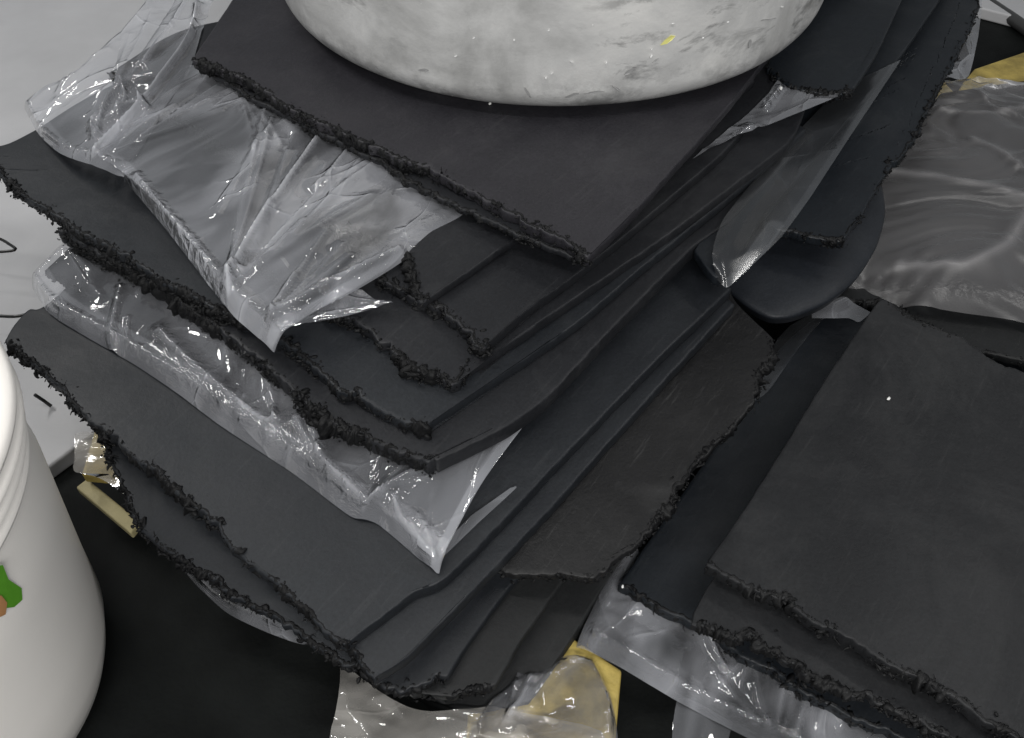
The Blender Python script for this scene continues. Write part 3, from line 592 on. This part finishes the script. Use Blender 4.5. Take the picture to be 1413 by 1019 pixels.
# upper film: bag draped over the sheet below the second one
upper = film('upper milky film bag, wrinkled, hanging in a point over the large sheet', .2505,
     [[(165, 232), (215, 290), (262, 350), (310, 412), (368, 462)], [(372, 458), (430, 424), (500, 386), (556, 352), (600, 318), (652, 288)], [(560, 235), (420, 150), (300, 96), (255, 92)], [(215, 120), (165, 165), (135, 212)]],
     FILM_A, ridges=[([(450, 182), (395, 262), (340, 348), (316, 405)], .009, .004, .12), ([(376, 440), (430, 408), (500, 372), (552, 346)], .008, .0032, .03), ([(190, 245), (235, 300), (275, 350), (305, 395)], .004, .0045, .6),
                     ([(405, 330), (470, 262), (535, 215)], .004, .004, .05), ([(300, 300), (360, 200), (400, 165)], .003, .005, .05), ([(432, 262), (480, 240), (530, 212)], .003, .003, .05)]
     + fan(312, 405, 35, 80, 9, 90, 260, .0042, .0042, 3, 14) + fan(150, 212, 15, 60, 10, 50, 190, .0034, .0026, 5, 18) + fan(372, 440, 32, 62, 8, 50, 150, .0032, .0026, 6, 10) + fan(330, 120, -80, -20, 5, 40, 120, .0018, .003, 8, 10),
     lip=(.014, .016), lips=(1, .5, 0, 0), wr=.0004, rot=.75, seed=3, res=.0016, plies=[([(165, 232), (215, 290), (262, 350), (310, 412), (368, 462)], .010, .10), ([(275, 12), (262, 60), (205, 145), (132, 214)], .004, .15), ([(450, 182), (395, 262), (340, 348), (316, 405)], .0022, .12), ([(372, 455), (500, 384), (556, 352)], .004, .12)])
flap = film('', .2375, [[(370, 462), (430, 446), (480, 436)], [(543, 421), (520, 416)], [(500, 400), (470, 398)], [(430, 418)]], FILM_B, ridges=[([(400, 452), (450, 436), (540, 421)], .004, .002, .05), ([(460, 404), (490, 414), (530, 420)], .003, .002, .05), ([(420, 445), (445, 420)], .003, .002, .05)], wr=.0003, seed=31, name='folded_flap', res=.0012)
flap.parent = upper
for k_ in ('label', 'category', 'group'):
    if k_ in flap: del flap[k_]
film('crumpled clear bag mouth over the pale platform, upper left corner', .250,
     [[(30, 142, -.02), (50, 178, -.02), (80, 205, -.01), (135, 225, 0), (172, 236, 0)], [(205, 190), (240, 130), (262, 98), (290, 10), (330, -60)], [(250, -70)], [(200, 5, .01), (110, 95, 0), (62, 118, -.01)]],
     FILM_B, ridges=[([(275, 12), (262, 60), (205, 145), (132, 214)], .010, .0035, .1), ([(135, 190), (150, 140), (185, 118), (215, 118)], .009, .003, .5), ([(150, 170), (185, 150), (205, 155)], .008, .0025, .6), ([(200, 90), (240, 40), (270, -10)], .007, .004, .05), ([(165, 165), (175, 140), (170, 120)], .007, .0025, .6), ([(130, 190), (126, 168), (134, 160)], .006, .0025, .8)]
     + fan(150, 130, 30, 80, 7, 60, 170, .003, .003, 13, 10) + fan(60, 130, 10, 50, 5, 40, 130, .002, .003, 15, 10),
     lip=(.006, .012), lips=(1, 0, 0, .2), wr=.0005, rot=.9, seed=9, res=.0016, plies=[([(275, 12), (262, 60), (205, 145), (132, 214)], .004, .16), ([(30, 142), (80, 205), (172, 236)], .014, .08), ([(200, 90), (240, 40), (270, -10)], .003, .1)])
# lower film
film('lower milky film bag, long and glossy, ending in a pale point above the pile corner', .1895,
     [[(32, 374), (60, 418), (110, 450), (180, 490), (240, 530), (300, 575), (400, 640), (480, 700), (520, 712), (598, 778)], [(606, 774), (666, 664), (743, 562), (828, 476)], [(760, 430), (600, 450), (400, 380)], [(200, 330), (92, 322), (60, 345)]],
     FILM_L, ridges=[([(222, 460), (262, 500), (310, 540), (360, 580), (385, 584)], .0055, .0055, .75), ([(410, 580), (425, 610), (450, 640), (500, 690)], .0055, .0055, .75), ([(168, 400), (158, 440), (150, 475)], .004, .0025, .8), ([(178, 440), (176, 470)], .003, .002, .1), ([(545, 690), (555, 720), (598, 770)], .005, .0035, .1), ([(500, 700), (560, 660), (600, 640)], .004, .0025, .15), ([(520, 690), (570, 665), (592, 660)], .003, .002, .1)]
     + fan(505, 700, 20, 75, 9, 30, 80, .0028, .002, 23, 10) + fan(440, 640, 75, 105, 7, 40, 110, .002, .0018, 24, 6) + fan(380, 590, 80, 110, 6, 30, 80, .0018, .0018, 25, 6) + fan(600, 776, 95, 150, 5, 40, 110, .0025, .0028, 26, 8) + fan(330, 550, 75, 110, 5, 30, 70, .0015, .002, 27, 5) + fan(90, 340, -80, -10, 6, 30, 90, .0022, .0025, 28, 5),
     lip=(.012, .018), lips=(1, .1, 0, 1), wr=.0004, rot=.9, seed=5, res=.0016, plies=[([(600, 778), (660, 664), (735, 562), (822, 478)], .0042, .16), ([(32, 374), (60, 418), (110, 450), (180, 490), (240, 530), (300, 575), (400, 640), (480, 700), (520, 712), (598, 778)], .019, .085), ([(600, 700), (650, 640), (720, 575)], .030, .05), ([(32, 374), (92, 322)], .010, .12)])
film('small folded film flap beneath the point of the lower milky film', .181,
     [[(598, 777), (608, 772)], [(660, 722), (712, 674)], [(704, 674)], [(650, 712), (612, 752)]], FILM_B, wr=.0003, seed=12, lip=(0, 0))
film('film triangle glimpsed under the blue-black sheet behind the vessel', .242,
     [[(955, 220), (1000, 196), (1080, 165), (1165, 128)], [(1120, 110), (1078, 108)], [(1060, 130), (1020, 168)], [(985, 195)]], FILM_B, wr=.0012, rot=.4, seed=13, ridges=[([(1010, 195), (1035, 178), (1060, 182)], .003, .004), ([(1076, 122), (1062, 140), (1055, 150)], .004, .0025)])
film('long translucent film strip running down the right flank of the pile', .212,
     [[(989, 386, -.01), (1001, 397, -.01), (1013, 390, -.01)], [(1078, 328), (1120, 270), (1172, 190), (1240, 88)], [(1238, 86)], [(1160, 120), (1070, 215), (1000, 300), (983, 350)]], FILM_C, wr=.0003, plies=[([(1013, 390), (1078, 328), (1172, 190), (1240, 88)], .006, .03), ([(1003, 392), (1030, 365), (1070, 310)], .007, .05)], rot=.85, seed=14, stretch=9, lip=(0, 0))
film('thin film shred hanging by the upper right end of the pile', .150,
     [[(1288, 110), (1310, 108), (1336, 106)], [(1350, 50), (1356, -10)], [(1350, -14)], [(1330, 20)]], FILM_B, wr=.001, rot=1.3, seed=15, group='milky plastic films between the rubber sheets')
film('broad wrinkled grey film covering the sheets at the upper right', .118,
     [[(1160, 408, -.012), (1200, 410, -.01), (1290, 424), (1413, 442), (1500, 460)], [(1600, 300), (1560, 100)], [(1413, 116), (1370, 118), (1330, 104), (1290, 112)], [(1250, 180), (1200, 260), (1180, 340)]],
     FILM_G, wr=.0003, soft=.0075, rot=-.35, seed=16, freq=22, stretch=2.2, sag=0, lip=(.008, .03), lips=(1, 0, 1, 0), res=.0028,
     ridges=[([(1215, 235), (1290, 250), (1345, 262), (1413, 280)], .008, .012, 0), ([(1240, 370), (1320, 380), (1380, 350), (1413, 300)], .007, .012, 0), ([(1290, 150), (1350, 160), (1413, 150)], .005, .008, 0), ([(1340, 195), (1370, 210), (1413, 240)], .005, .006, .1), ([(1350, 130), (1370, 150), (1400, 160)], .004, .005, .1)], group='plastic films round the right-hand pile')
film('glossy film ending below the torn edge of the right-hand pile', .074,
     [[(796, 882, -.01), (860, 915), (940, 962), (1060, 1024), (1150, 1060)], [(1320, 1060), (1280, 1000)], [(1180, 950), (1060, 880), (960, 850), (900, 800)], [(872, 738), (836, 800)]],
     FILM_A, wr=.0005, rot=1.2, seed=17, sag=0, lip=(.010, .012), lips=(1, 0, 0, .5), plies=[([(796, 882), (860, 915), (940, 962), (1060, 1024)], .012, .05)], ridges=[([(978, 880), (990, 910), (998, 922)], .005, .003, .4), ([(1035, 900), (1020, 950)], .004, .003, .05), ([(1082, 940), (1070, 1000)], .005, .003, .05), ([(1096, 946), (1080, 1010)], .004, .002, .05), ([(1112, 960), (1098, 1010)], .005, .003, .3), ([(1135, 975), (1128, 1005)], .004, .003, .2), ([(1150, 985), (1158, 1000), (1165, 982)], .004, .002, .1)]+fan(1060, 1010, 70, 150, 8, 40, 120, .002, .003, 33, 8)+fan(830, 830, -60, 20, 5, 40, 120, .0015, .004, 34, 8), group='plastic films round the right-hand pile')
film('small bright film corner at the upper tip of the right-hand pile', .106,
     [[(1150, 440), (1172, 440), (1185, 445)], [(1202, 432), (1180, 420), (1162, 410)], [(1120, 430)], [(1120, 440)]], FILM_B, wr=.001, seed=18, sag=0, group='plastic films round the right-hand pile')
film('film edge between the rough-edged sheet and the right-hand pile', .092,
     [[(1030, 560), (1060, 540), (1110, 470)], [(1160, 412), (1165, 408)], [(1090, 450), (1072, 470)], [(1050, 510)]], FILM_C, wr=.001, seed=19, sag=0, group='plastic films round the right-hand pile')
film('crumpled film strip standing at the bottom edge, right of centre', .060,
     [[(925, 1060), (990, 1060)], [(1010, 1000), (985, 985)], [(950, 965), (935, 965)], [(928, 1000)]], FILM_B, wr=.003, rot=1.4, seed=20, sag=0, group='plastic films round the right-hand pile')
film('clear crumpled film over the yellow carton, bottom edge', .058,
     [[(640, 1060), (760, 1050), (850, 1040)], [(846, 960), (820, 905)], [(780, 900), (720, 925)], [(680, 960), (650, 1000)]], FILM_B, wr=.0012, rot=.9, seed=41, sag=0, ridges=fan(700, 1000, 0, 80, 8, 30, 110, .005, .003, 44, 5), lip=(.006, .01), lips=(1, 1, 1, 1))
film('whitish crumpled film spread along the bottom edge below the pile', .055,
     [[(440, 1080), (600, 1080), (850, 1080)], [(830, 1010), (760, 990)], [(680, 975), (600, 985), (545, 970), (490, 930)], [(470, 905), (468, 960)]], FILM_W, wr=.006, rot=-.4, seed=21, sag=0, freq=28, stretch=2)
film('whitish film shred under the ragged left edge of the pile', .120,
     [[(236, 764), (270, 804), (312, 840), (378, 870), (420, 882)], [(430, 850)], [(360, 800), (300, 770)], [(262, 750)]], FILM_B, wr=.003, rot=-.5, seed=22, lip=(.01, .01), lips=(1, 0, 0, 0))
film('white film flap folded down over the yellow board, lower left', .075,
     [[(104, 600), (103, 630), (104, 652)], [(150, 655), (175, 680), (198, 712)], [(185, 690), (165, 650), (148, 618)], [(140, 600), (115, 596)]], FILM_W, wr=.002, seed=23)

# rounded lobe of rubber on the right
def lobe():
    outl = [(1000, 300), (1100, 240), (1180, 235), (1214, 262), (1220, 300), (1208, 345), (1180, 390), (1140, 422), (1095, 441), (1060, 442), (1020, 420), (985, 380)]
    E = spline([ray(x, y, .125) for x, y in outl+outl[:1]], 140)[:-1]; c = E.mean(0); V = []; F_ = []; K = 14
    for k in range(K+1):
        a = k/K*math.pi/2*1.35; f = math.sin(min(a, math.pi/2))*(1.0 if a <= math.pi/2 else 1-.12*(a-math.pi/2)); z = .128+.013*math.cos(a)+(0 if a < math.pi/2 else -.012*(a-math.pi/2))
        for p in E:
            q = c + (p-c)*(.12+.88*f if k else .0001); V.append((q[0], q[1], z+.0015*noise.noise(Vector((q[0]*25, q[1]*25, 0)))))
    n = len(E)
    for k in range(K):
        for j in range(n): F_.append([k*n+j, (k+1)*n+j, (k+1)*n+(j+1) % n, k*n+(j+1) % n])
    o = add_mesh('rubber_lobe', V, F_, LOBE); tag(o, 'smooth rounded blue-black rubber lobe between the tall pile and the grey film', 'rubber lump')
lobe()

# loose crumbs lying about
def crumb(px, py, z, s, label, mat, sag=1.0):
    V0, F0 = ico(); r = np.random.default_rng(int(px)); v = V0*(1+r.normal(0, .18, len(V0)))[:, None]*np.array([s, s*.6, s*.4]); p = place(px, py, z, sag)
    an = r.uniform(0, 3); R = np.array([[math.cos(an), -math.sin(an), 0], [math.sin(an), math.cos(an), 0], [0, 0, 1]])
    o = add_mesh('crumb', v@R.T + p + [0, 0, s*.35], F0, mat); tag(o, label, 'crumb', 'loose grey crumbs on the dark floor' if label.startswith('grey crumb') else None)
CH = paint('white_chip', (.8, .8, .78), .3)
crumb(676, 144, .2722, .0022, 'tiny white chip at the foot of the round vessel', CH)
crumb(1226, 551, .1427, .0021, 'tiny pale chip lying on the top sheet of the right-hand pile', CH, 0)
crumb(1077, 123, .2445, .0030, 'small white chip beside the crumbly end of the blue-black sheet', CH)
crumb(859, 810, .10, .0015, 'speck at the lower tip of the rough-edged sheet', CH, 0)
